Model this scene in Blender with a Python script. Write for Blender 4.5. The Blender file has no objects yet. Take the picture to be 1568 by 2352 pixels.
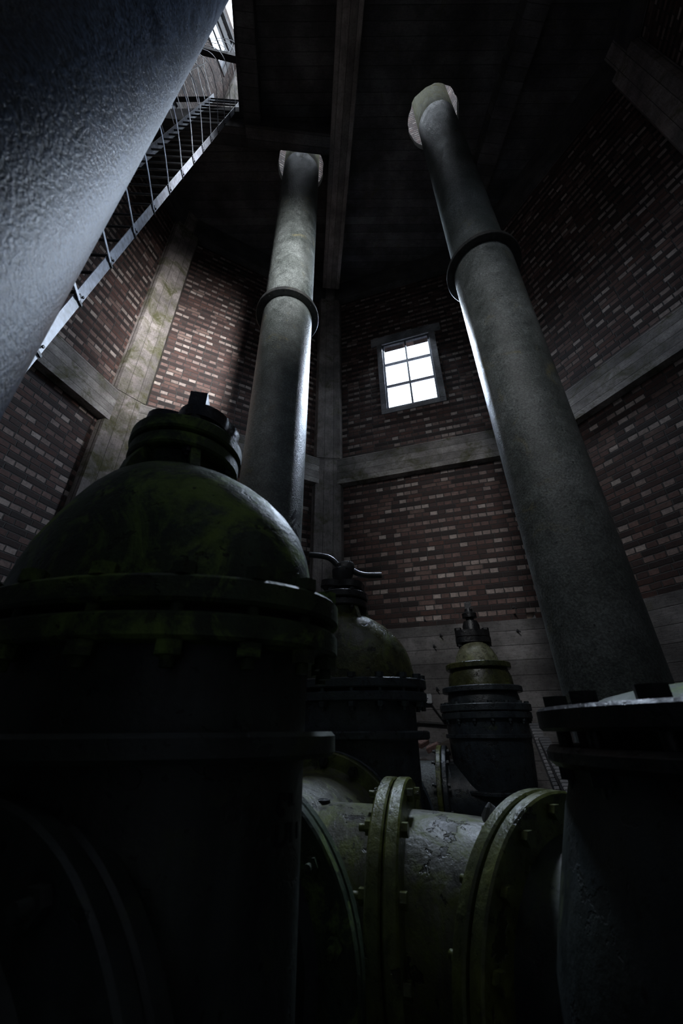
import bpy, bmesh, math, random
from mathutils import Vector, Matrix, noise
random.seed(7)
PI = math.pi
R = math.radians
EYE = 1.45                       # eye height above the floor; "h" below means height over the eye
SC = bpy.context.scene
COL = SC.collection

# ------------------------------------------------------------------ camera
PITCH, ROLL, FPX = R(29.1), R(0.45), 905.0
cam_d = bpy.data.cameras.new('camera')
cam_d.sensor_fit = 'HORIZONTAL'; cam_d.sensor_width = 24.0
cam_d.lens = FPX / 1568 * 24.0
cam_d.clip_start = 0.02; cam_d.clip_end = 200
cam_d.dof.use_dof = True; cam_d.dof.focus_distance = 4.6; cam_d.dof.aperture_fstop = 3.6
cam = bpy.data.objects.new('camera', cam_d); COL.objects.link(cam)
cam.matrix_world = Matrix.Translation((0, 0, EYE)) @ Matrix.Rotation(PI/2 + PITCH, 4, 'X') @ Matrix.Rotation(-ROLL, 4, 'Z')
SC.camera = cam

# ------------------------------------------------------------------ world, lights, exposure
world = bpy.data.worlds.new('sky'); SC.world = world; world.use_nodes = True
wn = world.node_tree.nodes; wl = world.node_tree.links
_tc = wn.new('ShaderNodeTexCoord'); _sp = wn.new('ShaderNodeSeparateXYZ'); _rp = wn.new('ShaderNodeValToRGB')
wl.new(_tc.outputs['Generated'], _sp.inputs[0]); wl.new(_sp.outputs[2], _rp.inputs[0])
_rp.color_ramp.elements[0].position = 0.0; _rp.color_ramp.elements[0].color = (.05, .05, .045, 1)      # dark ground
_rp.color_ramp.elements[1].position = 0.06; _rp.color_ramp.elements[1].color = (.80, .89, 1.0, 1)      # overcast sky
wl.new(_rp.outputs[0], wn['Background'].inputs[0])
wn['Background'].inputs[1].default_value = 4.0
SC.view_settings.view_transform = 'Standard'; SC.view_settings.look = 'None'
SC.view_settings.exposure = 0.0; SC.view_settings.gamma = 1.0
SC.view_settings.use_curve_mapping = False

CX, CY, RC = 0.18, 1.59, 4.44    # octagon centre and corner radius
def corner(k, r=RC):
    a = R(-5.5 + 45*k)
    return Vector((CX + r*math.sin(a), CY + r*math.cos(a), 0))
def wall_frame(k):               # wall k runs from corner k to corner k+1
    a, b = corner(k), corner(k+1)
    d = (b-a).normalized()
    return a, d, Vector((-d.y, d.x, 0)), (b-a).length     # origin, direction, outward normal, length

def area_light(name, loc, direction, sx, sy, power, color, spread=180, portal=False):
    l = bpy.data.lights.new(name, 'AREA'); l.shape = 'RECTANGLE'; l.size = sx; l.size_y = sy
    l.energy = power; l.color = color; l.spread = R(spread)
    if portal: l.cycles.is_portal = True
    o = bpy.data.objects.new(name, l); COL.objects.link(o)
    o.location = loc
    o.rotation_euler = Vector(direction).to_track_quat('-Z', 'Y').to_euler()
    return o
# WINDOWS: wall index, along-wall from / to, h from / to
WINS = {1: (0, 1.17, 2.19, 5.49, 7.39),
        2: (4, 1.19, 2.21, 5.49, 7.39),
        3: (3, 1.19, 2.21, 5.49, 7.39)}
def win_centre(i, out=0.0):
    k, s0, s1, h0, h1 = WINS[i]
    a, d, n, L = wall_frame(k)
    return a + d*(s0+s1)/2 + n*out + Vector((0, 0, (h0+h1)/2 + EYE)), n
for i, (p, sp) in {1: (345, 125), 2: (26, 44), 3: (88, 29)}.items():
    c, n = win_centre(i, 0.62)
    tgt = -n + Vector((0, 0, -1.0))
    if i == 1: c.z += .25
    if i == 2: tgt = (Vector((1.1, 5.5, EYE+1.8)) - c).normalized()  # unseen rear window; narrow beam aimed to brighten the lower window wall
    if i == 3: tgt = (Vector((-2.75, 4.75, EYE+5.7)) - c).normalized()  # unseen rear window; beam narrowed to make the pool on the front-left wall
    area_light('daylight_%d' % i, c, tgt, 1.0, 1.9, p, (0.76, 0.86, 1.0) if i == 1 else (1.0, .94, .88), sp)
area_light('hatch_portal', (-2.35, 1.7, EYE+10.1), (0, 0, -1), 1.4, 2.0, 1, (1, 1, 1), 180, True)
c, n = win_centre(1, 0.30); area_light('window_portal', c, -n, 1.0, 1.9, 1, (1, 1, 1), 180, True)
area_light('roof_portal', (CX, CY, EYE+21.2), (0, 0, -1), 8.6, 8.6, 1, (1, 1, 1), 180, True)

# ------------------------------------------------------------------ picture ray helper (for placing painted marks on surfaces)
def ray(px, py):
    X2 = (px-784)/FPX; V2 = (1176-py)/FPX
    X = X2*math.cos(ROLL)+V2*math.sin(ROLL); V = -X2*math.sin(ROLL)+V2*math.cos(ROLL)
    return Vector((X, math.cos(PITCH)-math.sin(PITCH)*V, math.sin(PITCH)+math.cos(PITCH)*V))

# ------------------------------------------------------------------ materials
class NT:
    def __init__(s, name):
        s.m = bpy.data.materials.new(name); s.m.use_nodes = True
        s.n = s.m.node_tree.nodes; s.l = s.m.node_tree.links
        s.b = s.n['Principled BSDF']
    def node(s, t, **kw):
        o = s.n.new(t)
        for k, v in kw.items(): setattr(o, k, v)
        return o
    def put(s, sock, v):
        if hasattr(v, 'is_output'): s.l.new(v, sock)
        elif v is not None: sock.default_value = v
    def math(s, op, a, b=None, c=None):
        o = s.node('ShaderNodeMath', operation=op)
        s.put(o.inputs[0], a)
        if b is not None: s.put(o.inputs[1], b)
        if c is not None: s.put(o.inputs[2], c)
        return o.outputs[0]
    def noise(s, vec, scale, detail=4, rough=0.55, dist=0.0):
        o = s.node('ShaderNodeTexNoise'); s.put(o.inputs['Vector'], vec)
        o.inputs['Scale'].default_value = scale; o.inputs['Detail'].default_value = detail
        o.inputs['Roughness'].default_value = rough; o.inputs['Distortion'].default_value = dist
        return o.outputs['Fac']
    def ramp(s, fac, stops):
        o = s.node('ShaderNodeValToRGB'); s.put(o.inputs[0], fac); e = o.color_ramp.elements
        while len(e) < len(stops): e.new(0.5)
        for i, (p, c) in enumerate(stops):
            e[i].position = p; e[i].color = (c[0], c[1], c[2], 1) if not isinstance(c, (int, float)) else (c, c, c, 1)
        return o.outputs[0]
    def mix(s, fac, a, b, mode='MIX'):
        o = s.node('ShaderNodeMix', data_type='RGBA', blend_type=mode)
        s.put(o.inputs[0], fac)
        for i, v in ((6, a), (7, b)):
            if isinstance(v, tuple): v = (v[0], v[1], v[2], 1)
            s.put(o.inputs[i], v)
        return o.outputs[2]
    def coords(s): return s.node('ShaderNodeTexCoord').outputs['Object']
    def geo(s): return s.node('ShaderNodeNewGeometry').outputs['Position']
    def mapping(s, vec, scale):
        o = s.node('ShaderNodeMapping'); s.put(o.inputs[0], vec); o.inputs['Scale'].default_value = scale
        return o.outputs[0]
    def bump(s, h, strength, dist, normal=None):
        o = s.node('ShaderNodeBump'); s.put(o.inputs['Height'], h)
        o.inputs['Strength'].default_value = strength; o.inputs['Distance'].default_value = dist
        if normal is not None: s.put(o.inputs['Normal'], normal)
        return o.outputs[0]
    def done(s, col, rough, normal=None, metal=0.0, spec=0.5):
        s.put(s.b.inputs['Base Color'], col if not isinstance(col, tuple) else (*col[:3], 1))
        s.put(s.b.inputs['Roughness'], rough)
        s.b.inputs['Metallic'].default_value = metal
        s.b.inputs['Specular IOR Level'].default_value = spec
        if normal is not None: s.put(s.b.inputs['Normal'], normal)
        return s.m

def mat_brick(name, gain=0.62):
    t = NT(name); P = t.coords()
    wob = t.noise(P, 9.0, 3)
    sp = t.node('ShaderNodeSeparateXYZ'); t.put(sp.inputs[0], P)
    x, z = sp.outputs[0], sp.outputs[2]
    z = t.math('ADD', z, t.math('MULTIPLY', t.math('SUBTRACT', wob, 0.5), 0.016))
    x = t.math('ADD', x, t.math('MULTIPLY', t.math('SUBTRACT', t.noise(P, 14.0, 2), 0.5), 0.018))
    row = t.math('DIVIDE', z, 0.076); ri = t.math('FLOOR', row); rf = t.math('FRACT', row)
    par = t.math('MODULO', ri, 2.0)                                  # 1 = header course
    wdt = t.math('SUBTRACT', 0.246, t.math('MULTIPLY', par, 0.123))
    rnd_row = t.node('ShaderNodeTexWhiteNoise', noise_dimensions='1D'); t.put(rnd_row.inputs['W'], ri)
    xo = t.math('ADD', x, t.math('MULTIPLY', rnd_row.outputs[0], 0.05))
    xo = t.math('ADD', xo, t.math('MULTIPLY', par, 0.03))
    cc = t.math('DIVIDE', t.math('ADD', xo, 20.0), wdt); ci = t.math('FLOOR', cc); cf = t.math('FRACT', cc)
    idv = t.node('ShaderNodeCombineXYZ'); t.put(idv.inputs[0], ci); t.put(idv.inputs[1], ri)
    wn_ = t.node('ShaderNodeTexWhiteNoise', noise_dimensions='3D'); t.put(wn_.inputs['Vector'], idv.outputs[0])
    rnd = wn_.outputs[0]
    # distance to the brick edge in metres
    dz = t.math('MULTIPLY', t.math('MINIMUM', rf, t.math('SUBTRACT', 1.0, rf)), 0.076)
    dx = t.math('MULTIPLY', t.math('MINIMUM', cf, t.math('SUBTRACT', 1.0, cf)), wdt)
    de = t.math('MINIMUM', dz, dx)
    de = t.math('ADD', de, t.math('MULTIPLY', t.math('SUBTRACT', t.noise(P, 55.0, 3), 0.5), 0.006))
    face = t.node('ShaderNodeMapRange', interpolation_type='SMOOTHSTEP')
    t.put(face.inputs[0], de); face.inputs[1].default_value = 0.004; face.inputs[2].default_value = 0.0095
    face = face.outputs[0]
    g = gain
    head = t.ramp(rnd, [(0, (.09*g, .052*g, .046*g)), (.30, (.19*g, .10*g, .085*g)), (.55, (.30*g, .18*g, .155*g)), (.78, (.42*g, .31*g, .275*g)), (1, (.75*g, .62*g, .56*g))])
    strc = t.ramp(rnd, [(0, (.035*g, .022*g, .020*g)), (.6, (.075*g, .037*g, .031*g)), (.88, (.15*g, .066*g, .050*g)), (1, (.30*g, .20*g, .17*g))])
    col = t.mix(par, strc, head)
    n2 = t.noise(P, 26.0, 6, .65)
    col = t.mix(1.0, col, t.ramp(n2, [(.25, .45), (.6, 1.0), (.85, 1.45)]), 'MULTIPLY')
    dust = t.ramp(t.noise(P, 1.3, 5), [(.35, 0.0), (.75, 0.6)])
    col = t.mix(dust, col, t.mix(1.0, col, (1.25, 1.3, 1.25), 'MULTIPLY'))
    mort = t.mix(t.noise(P, 18.0, 4), (.045*g, .040*g, .038*g), (.13*g, .12*g, .115*g))
    col = t.mix(face, mort, col)
    h = t.math('ADD', t.math('MULTIPLY', face, 1.0), t.math('MULTIPLY', n2, 0.35))
    h = t.math('ADD', h, t.math('MULTIPLY', rnd, 0.35))
    return t.done(col, t.math('ADD', 0.62, t.math('MULTIPLY', n2, 0.3)), t.bump(h, 1.0, 0.010))

def mat_concrete(name, base, boards='V', moss=0.4, bw=0.11, gain=.9, rough=0.85):
    t = NT(name); P = t.coords(); g = gain
    sp = t.node('ShaderNodeSeparateXYZ'); t.put(sp.inputs[0], P)
    ax = {'V': sp.outputs[0], 'Y': sp.outputs[0], 'H': sp.outputs[2], 'X': sp.outputs[1]}[boards]
    bo = t.math('DIVIDE', t.math('ADD', ax, 30.0), bw); bi = t.math('FLOOR', bo); bf = t.math('FRACT', bo)
    w = t.node('ShaderNodeTexWhiteNoise', noise_dimensions='1D'); t.put(w.inputs['W'], bi)
    edge = t.math('MULTIPLY', t.math('MINIMUM', bf, t.math('SUBTRACT', 1.0, bf)), bw)
    seam = t.node('ShaderNodeMapRange'); t.put(seam.inputs[0], edge); seam.inputs[1].default_value = 0.0; seam.inputs[2].default_value = 0.006
    sm = seam.outputs[0]
    st = {'V': (6, 6, .6), 'Y': (8, .5, 8), 'H': (.6, .6, 8), 'X': (.8, 9, 9)}[boards]
    grain = t.noise(t.mapping(P, st), 9.0, 6, .65)
    big = t.noise(P, 2.1, 6, .6); fine = t.noise(P, 38.0, 6, .7)
    b = tuple(v*g for v in base)
    col = t.ramp(big, [(.30, tuple(v*.45 for v in b)), (.5, b), (.62, tuple(v*1.5 for v in b)), (.75, tuple(v*1.7 for v in b))])
    col = t.mix(1.0, col, t.ramp(w.outputs[0], [(0, .72), (1, 1.2)]), 'MULTIPLY')
    col = t.mix(1.0, col, t.ramp(grain, [(.3, .75), (.7, 1.18)]), 'MULTIPLY')
    col = t.mix(1.0, col, t.ramp(fine, [(.3, .5), (.45, 1.0), (.8, 1.2)]), 'MULTIPLY')
    col = t.mix(t.math('SUBTRACT', 1.0, sm), col, tuple(v*.25 for v in b))
    mm = t.ramp(t.noise(P, 3.4, 8, .7, .6), [(.62-.22*moss, 0.0), (.80-.22*moss, 1.0)])
    col = t.mix(mm, col, t.mix(fine, (.035*g, .038*g, .014*g), (.15*g, .145*g, .065*g)))
    h = t.math('ADD', t.math('MULTIPLY', sm, .6), t.math('MULTIPLY', fine, .5))
    h = t.math('ADD', h, t.math('MULTIPLY', w.outputs[0], .5)); h = t.math('ADD', h, t.math('MULTIPLY', grain, .5))
    return t.done(col, rough, t.bump(h, .8, .008))

def mat_paint(name, base, stain, moss, moss_amt=.4, scale=2.5, rough=(.28, .6), bump=.5, bscale=60, bdist=.003, chip=0.0, spec=.5, streak=True, speck=0.0):
    """old gloss paint on cast iron: stained, mossy in places, orange-peel bumps, chipped"""
    t = NT(name); P = t.geo()
    big = t.noise(P, scale, 6, .62); mid = t.noise(P, scale*4.2, 6, .65, .4); fine = t.noise(P, bscale, 6, .6)
    stk = t.noise(t.mapping(P, (7, 7, .8)), 3.0, 5, .6)
    col = t.mix(t.ramp(big, [(.38, 0.0), (.62, 1.0)]), base, stain)
    col = t.mix(1.0, col, t.ramp(mid, [(.25, .5), (.55, 1.0), (.8, 1.4)]), 'MULTIPLY')
    if streak: col = t.mix(1.0, col, t.ramp(stk, [(.3, .65), (.7, 1.25)]), 'MULTIPLY')
    mfac = t.ramp(t.noise(P, scale*1.7, 9, .72, .8), [(.70-.4*moss_amt, 0.0), (.82-.4*moss_amt, 1.0)])
    col = t.mix(mfac, col, moss)
    col = t.mix(t.ramp(t.noise(P, 36, 3), [(.655, 0.0), (.69, .85)]), col, tuple(v*.15 for v in base))
    if speck: col = t.mix(speck, col, t.mix(1.0, col, t.ramp(fine, [(.36, .15), (.5, .9), (.62, 2.0)]), 'MULTIPLY'))
    h = t.math('ADD', fine, t.math('MULTIPLY', mid, 1.2 if not speck else .5))
    if chip:
        cf = t.ramp(t.noise(P, 7.5, 5, .6, .3), [(.60, 0.0), (.615, 1.0)])
        cf = t.math('MULTIPLY', cf, chip)
        col = t.mix(cf, col, (.012, .010, .009)); h = t.math('SUBTRACT', h, t.math('MULTIPLY', cf, 1.6))
    rg = t.ramp(mid, [(.3, rough[0]), (.7, rough[1])])
    rg2 = t.math('ADD', rg, t.math('MULTIPLY', mfac, .2))
    return t.done(col, rg2, t.bump(h, bump, bdist), 0.0, spec)

def mat_plain(name, col, rough=.5, metal=0.0, nscale=30, bump=.3):
    t = NT(name); P = t.geo(); n = t.noise(P, nscale, 5)
    c = t.mix(1.0, col, t.ramp(n, [(.3, .6), (.7, 1.3)]), 'MULTIPLY')
    return t.done(c, rough, t.bump(n, bump, .002), metal)

def mat_glass(name):
    t = NT(name)
    tr = t.node('ShaderNodeBsdfTransparent'); tr.inputs[0].default_value = (.93, .96, 1, 1)
    gl = t.node('ShaderNodeBsdfGlossy'); gl.inputs['Roughness'].default_value = .08
    mx = t.node('ShaderNodeMixShader'); mx.inputs[0].default_value = .05
    t.l.new(tr.outputs[0], mx.inputs[1]); t.l.new(gl.outputs[0], mx.inputs[2])
    t.l.new(mx.outputs[0], t.n['Material Output'].inputs[0])
    return t.m

M = {}
M['brick'] = mat_brick('old_brick')
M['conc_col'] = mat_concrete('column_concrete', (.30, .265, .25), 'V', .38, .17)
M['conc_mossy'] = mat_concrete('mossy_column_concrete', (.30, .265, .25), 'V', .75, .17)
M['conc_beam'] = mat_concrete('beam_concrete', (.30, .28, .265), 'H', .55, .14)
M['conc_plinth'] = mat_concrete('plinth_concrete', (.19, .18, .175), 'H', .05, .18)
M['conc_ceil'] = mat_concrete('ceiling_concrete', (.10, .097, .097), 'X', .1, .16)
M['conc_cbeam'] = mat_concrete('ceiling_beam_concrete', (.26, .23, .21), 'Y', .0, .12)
M['floor'] = mat_concrete('floor_concrete', (.08, .08, .075), 'X', .3, 1.2)
M['plaster'] = mat_concrete('window_plaster', (.22, .22, .23), 'H', .0, 3.0)
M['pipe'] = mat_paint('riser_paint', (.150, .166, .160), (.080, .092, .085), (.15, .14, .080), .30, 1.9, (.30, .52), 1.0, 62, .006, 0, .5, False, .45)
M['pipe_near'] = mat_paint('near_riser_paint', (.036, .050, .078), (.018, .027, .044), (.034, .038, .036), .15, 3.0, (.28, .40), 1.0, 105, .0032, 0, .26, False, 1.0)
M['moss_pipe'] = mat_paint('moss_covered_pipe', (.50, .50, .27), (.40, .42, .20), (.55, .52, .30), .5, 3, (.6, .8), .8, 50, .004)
M['collar'] = mat_paint('collar_iron', (.035, .037, .04), (.05, .05, .045), (.10, .10, .05), .25, 4, (.35, .6), .5, 80, .003)
M['green'] = mat_paint('green_valve_paint', (.058, .086, .030), (.030, .048, .030), (.17, .25, .055), .48, 3.2, (.42, .68), .8, 55, .004, .5, .35)
M['green_dark'] = mat_paint('dark_body_paint', (.042, .052, .042), (.026, .034, .037), (.06, .078, .034), .28, 2.4, (.35, .6), .6, 50, .003, .4)
M['olive'] = mat_paint('olive_bonnet_paint', (.075, .080, .024), (.035, .042, .020), (.12, .15, .035), .38, 3.5, (.16, .38), .7, 45, .004, .6)
M['khaki'] = mat_paint('khaki_pipe_paint', (.085, .085, .045), (.125, .125, .100), (.11, .13, .028), .55, 4, (.30, .55), .8, 50, .004, .8)
M['pale_dome'] = mat_paint('glossy_pale_dome', (.24, .24, .16), (.17, .18, .10), (.20, .22, .07), .3, 6, (.10, .28), .9, 40, .006, .4)
M['blue_black'] = mat_paint('blue_black_paint', (.030, .040, .050), (.040, .050, .055), (.05, .065, .02), .20, 4, (.22, .45), .8, 48, .004, .5)
M['black_iron'] = mat_paint('black_iron', (.014, .016, .019), (.020, .020, .020), (.03, .04, .018), .15, 6, (.22, .45), .8, 60, .003)
M['yellow_rim'] = mat_paint('yellow_green_rim', (.125, .140, .030), (.065, .080, .030), (.17, .20, .06), .35, 6, (.22, .42), .8, 60, .003, .7)
M['galv'] = mat_plain('galvanised_steel', (.62, .67, .78), .38, .0, 22, .3)
M['dark_steel'] = mat_plain('dark_steel', (.018, .019, .022), .5)
M['frame_grey'] = mat_plain('window_steel', (.10, .11, .13), .6)
M['glass'] = mat_glass('window_glass')
M['white_box'] = mat_plain('box_plastic', (.50, .52, .54), .5)
M['black_rubber'] = mat_plain('black_cable', (.012, .012, .012), .6)
M['marker'] = mat_plain('marker_paint', (.008, .009, .012), .6)
M['rust'] = mat_plain('rusty_earth', (.045, .033, .024), .9, 0, 12, 1.0)
M['loose_brick'] = mat_plain('loose_brick', (.22, .13, .11), .9, 0, 40, .6)
M['stone'] = mat_plain('rough_stone', (.10, .10, .10), .7, 0, 25, 1.0)
M['wood'] = mat_concrete('weathered_wood', (.14, .125, .115), 'H', .0, .03)

# ------------------------------------------------------------------ mesh helpers
def rotm(axis_from_z):
    return Vector(axis_from_z).normalized().to_track_quat('Z', 'Y').to_matrix().to_4x4()

class MB:
    def __init__(s): s.bm = bmesh.new()
    def loft(s, rings, n=64, closed=False, caps=True, M4=None):
        """rings: list of (z, rx, ry[, cx, cy]); makes an oval turned surface"""
        vs = []
        for q in rings:
            z, a, b = q[:3]; cx, cy = (q[3], q[4]) if len(q) > 3 else (0, 0)
            row = []
            for i in range(n):
                t = 2*PI*i/n
                p = Vector((cx + a*math.cos(t), cy + b*math.sin(t), z))
                if M4 is not None: p = M4 @ p
                row.append(s.bm.verts.new(p))
            vs.append(row)
        m = len(vs)
        for j in range(m if closed else m-1):
            r0, r1 = vs[j], vs[(j+1) % m]
            for i in range(n):
                s.bm.faces.new((r0[i], r0[(i+1) % n], r1[(i+1) % n], r1[i]))
        if caps and not closed:
            s.bm.faces.new(list(reversed(vs[0]))); s.bm.faces.new(vs[-1])
        return s
    def flange(s, z0, z1, a, b, ch=.006, n=72, hole=0.0, M4=None):
        if hole:
            k = hole
            return s.loft([(z0, k, k), (z0, a-ch, b-ch), (z0+ch, a, b), (z1-ch, a, b), (z1, a-ch, b-ch), (z1, k, k)], n, True, False, M4)
        return s.loft([(z0, a-ch, b-ch), (z0+ch, a, b), (z1-ch, a, b), (z1, a-ch, b-ch)], n, False, True, M4)
    def box(s, c, size, M4=None, ch=0.0):
        hx, hy, hz = (v/2 for v in size)
        r = bmesh.ops.create_cube(s.bm, size=1.0)['verts']
        for v in r:
            p = Vector((v.co.x*size[0], v.co.y*size[1], v.co.z*size[2]))
            if M4 is not None: p = M4 @ p
            v.co = p + Vector(c)
        if ch:
            es = list({e for v in r for e in v.link_edges})
            bmesh.ops.bevel(s.bm, geom=es, offset=ch, segments=2, affect='EDGES')
        return s
    def prism(s, pts, h0, h1, M4=None):
        """pts in xy, extruded from h0 to h1 along z"""
        a = [s.bm.verts.new((M4 @ Vector((p[0], p[1], h0))) if M4 is not None else (p[0], p[1], h0)) for p in pts]
        b = [s.bm.verts.new((M4 @ Vector((p[0], p[1], h1))) if M4 is not None else (p[0], p[1], h1)) for p in pts]
        n = len(pts)
        s.bm.faces.new(list(reversed(a))); s.bm.faces.new(b)
        for i in range(n): s.bm.faces.new((a[i], a[(i+1) % n], b[(i+1) % n], b[i]))
        return s
    def tube(s, pts, rad, n=12, caps=True):
        pts = [Vector(p) for p in pts]; rs = rad if isinstance(rad, (list, tuple)) else [rad]*len(pts)
        rows = []; up = None
        for i, p in enumerate(pts):
            d = (pts[min(i+1, len(pts)-1)] - pts[max(i-1, 0)]).normalized()
            if up is None:
                up = Vector((0, 0, 1)) if abs(d.z) < .9 else Vector((1, 0, 0))
            sd = d.cross(up).normalized(); up = sd.cross(d).normalized()
            rows.append([s.bm.verts.new(p + (sd*math.cos(2*PI*k/n) + up*math.sin(2*PI*k/n))*rs[i]) for k in range(n)])
        for a, b in zip(rows, rows[1:]):
            for k in range(n): s.bm.faces.new((a[k], a[(k+1) % n], b[(k+1) % n], b[k]))
        if caps:
            s.bm.faces.new(list(reversed(rows[0]))); s.bm.faces.new(rows[-1])
        return s
    def bolt(s, p, axis, r=.02, head=.016, length=.12, both=True, stud=.02):
        Mx = Matrix.Translation(Vector(p)) @ rotm(axis)
        hx = [(r*math.cos(R(60*i+random.random()*6)), r*math.sin(R(60*i))) for i in range(6)]
        s.prism(hx, length/2, length/2+head, Mx)
        if both:
            s.prism(hx, -length/2-head, -length/2, Mx)
        ci = [(r*.5*math.cos(R(30*i)), r*.5*math.sin(R(30*i))) for i in range(12)]
        s.prism(ci, -length/2-(head+stud if both else 0), length/2+head*.2, Mx)
        return s
    def build(s, name, mat, parent=None, smooth=35, keep=False):
        bmesh.ops.recalc_face_normals(s.bm, faces=s.bm.faces[:])
        me = bpy.data.meshes.new(name); s.bm.to_mesh(me)
        if not keep: s.bm.free()
        for p in me.polygons: p.use_smooth = True
        me.set_sharp_from_angle(angle=R(smooth))
        me.materials.append(mat)
        o = bpy.data.objects.new(name, me); COL.objects.link(o)
        if parent is not None: o.parent = parent
        return o

def empty(name, loc, rz=0.0):
    o = bpy.data.objects.new(name, None); COL.objects.link(o)
    o.location = loc; o.rotation_euler = (0, 0, rz); o.empty_display_size = .1
    return o
def tag(o, label=None, cat=None, group=None, kind=None):
    if label: o['label'] = label
    if cat: o['category'] = cat
    if group: o['group'] = group
    if kind: o['kind'] = kind
    return o
def struct(o, label=None):
    o['kind'] = 'structure'
    if label: o['label'] = label
    return o

# ------------------------------------------------------------------ STRUCTURE: octagonal tower
H_PL, H_B0, H_B1, H_R0, H_CE, H_TOP = 1.27, 3.87, 4.42, 9.25, 9.87, 21.0
SIDES = {0: 'front_right', 1: 'right', 2: 'rear_right', 3: 'rear', 4: 'rear_left_corner', 5: 'left_rear', 6: 'left', 7: 'front_left'}
names = {0: 'front_right', 1: 'right', 2: 'right_rear', 3: 'rear_right', 4: 'rear', 5: 'rear_left', 6: 'left', 7: 'front_left'}
# wall 0 = the one with the window, 7 = between left column and centre column, 6 = left of left column, 1 = right
HOLES = {k: [] for k in range(8)}
HOLES[0] += [(1.17, 2.19, 5.49, 7.56), (2.80, 2.91, 1.275, 1.375)]
HOLES[WINS[2][0]] += [WINS[2][1:]]
HOLES[WINS[3][0]] += [WINS[3][1:]]
HOLES[6] += [(1.15, 2.25, 10.95, 12.5)]
for k in (2, 3, 4, 5, 6): HOLES[k] += [(.55, 2.85, 17.5, 20.3)]  # only the left one is seen; the others are added to let in light
REC = .10                         # brickwork is set back from the concrete frame
def wall_mesh(k):
    a, d, n, L = wall_frame(k)
    xs = sorted({-.1, L+.1} | {v for h in HOLES[k] for v in h[:2]})
    zs = sorted({0.0, H_TOP+EYE} | {v+EYE for h in HOLES[k] for v in h[2:]})
    bm = bmesh.new(); T = .36
    def hole(xm, zm): return any(h[0] < xm < h[1] and h[2] < zm-EYE < h[3] for h in HOLES[k])
    def q(p): bm.faces.new([bm.verts.new(v) for v in p])
    nx, nz = len(xs)-1, len(zs)-1
    solid = [[not hole((xs[i]+xs[i+1])/2, (zs[j]+zs[j+1])/2) for j in range(nz)] for i in range(nx)]
    y0, y1 = REC, REC+T
    for i in range(nx):
        for j in range(nz):
            if not solid[i][j]: continue
            xa, xb, za, zb = xs[i], xs[i+1], zs[j], zs[j+1]
            q([(xa, y0, za), (xb, y0, za), (xb, y0, zb), (xa, y0, zb)])
            q([(xb, y1, za), (xa, y1, za), (xa, y1, zb), (xb, y1, zb)])
            if i == 0 or not solid[i-1][j]: q([(xa, y1, za), (xa, y0, za), (xa, y0, zb), (xa, y1, zb)])
            if i == nx-1 or not solid[i+1][j]: q([(xb, y0, za), (xb, y1, za), (xb, y1, zb), (xb, y0, zb)])
            if j == 0 or not solid[i][j-1]: q([(xa, y1, za), (xb, y1, za), (xb, y0, za), (xa, y0, za)])
            if j == nz-1 or not solid[i][j+1]: q([(xa, y0, zb), (xb, y0, zb), (xb, y1, zb), (xa, y1, zb)])
    bmesh.ops.remove_doubles(bm, verts=bm.verts[:], dist=1e-4)
    me = bpy.data.meshes.new('wall'); bm.to_mesh(me); bm.free(); me.materials.append(M['brick'])
    o = bpy.data.objects.new('wall_' + names[k], me); COL.objects.link(o)
    o.location = a; o.rotation_euler = (0, 0, math.atan2(d.y, d.x))
    return struct(o)
for k in range(8): wall_mesh(k)

def jag(mb, amt=.004):
    for v in mb.bm.verts:
        v.co += Vector((noise.noise(v.co*3.1), noise.noise(v.co*3.1+Vector((9, 0, 0))), noise.noise(v.co*3.1+Vector((0, 9, 0)))))*amt
# concrete plinth, middle belt and top ring beam of each wall, one trim each
tn = 0
for k in range(8):
    a, d, n, L = wall_frame(k)
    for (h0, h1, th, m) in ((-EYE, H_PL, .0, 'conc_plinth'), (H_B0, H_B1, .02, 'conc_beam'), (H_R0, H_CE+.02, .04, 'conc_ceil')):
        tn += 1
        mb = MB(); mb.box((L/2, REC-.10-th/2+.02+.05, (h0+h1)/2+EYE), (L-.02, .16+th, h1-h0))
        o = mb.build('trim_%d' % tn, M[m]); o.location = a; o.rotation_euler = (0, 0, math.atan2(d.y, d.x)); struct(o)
# columns in the corners
for k in range(8):
    tn += 1
    p = corner(k); rz = -R(-5.5+45*k)
    mb = MB()
    w = .225
    mb.prism([(-w-.06, .30), (-w-.06, .0), (-w, -.115), (w, -.115), (w+.06, .0), (w+.06, .30)], 0, H_B0+EYE-.02)
    w2 = .205
    mb.prism([(-w2-.06, .30), (-w2-.06, .0), (-w2, -.10), (w2, -.10), (w2+.06, .0), (w2+.06, .30)], H_B0+EYE-.02, H_B1+EYE+.02)
    w = .215
    mb.prism([(-w-.06, .30), (-w-.06, .0), (-w, -.11), (w, -.11), (w+.06, .0), (w+.06, .30)], H_B1+EYE+.02, H_R0+EYE)
    w2 = .18
    mb.prism([(-w2, .30), (-w2, -.10), (w2, -.10), (w2, .30)], H_R0+EYE, H_CE+EYE)
    mb.prism([(-w, .30), (-w, -.30), (w, -.30), (w, .30)], H_CE+.2+EYE, H_TOP+EYE)
    o = mb.build('trim_%d' % tn, M['conc_mossy' if k == 7 else 'conc_col']); o.location = p; o.rotation_euler = (0, 0, rz); struct(o)

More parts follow.
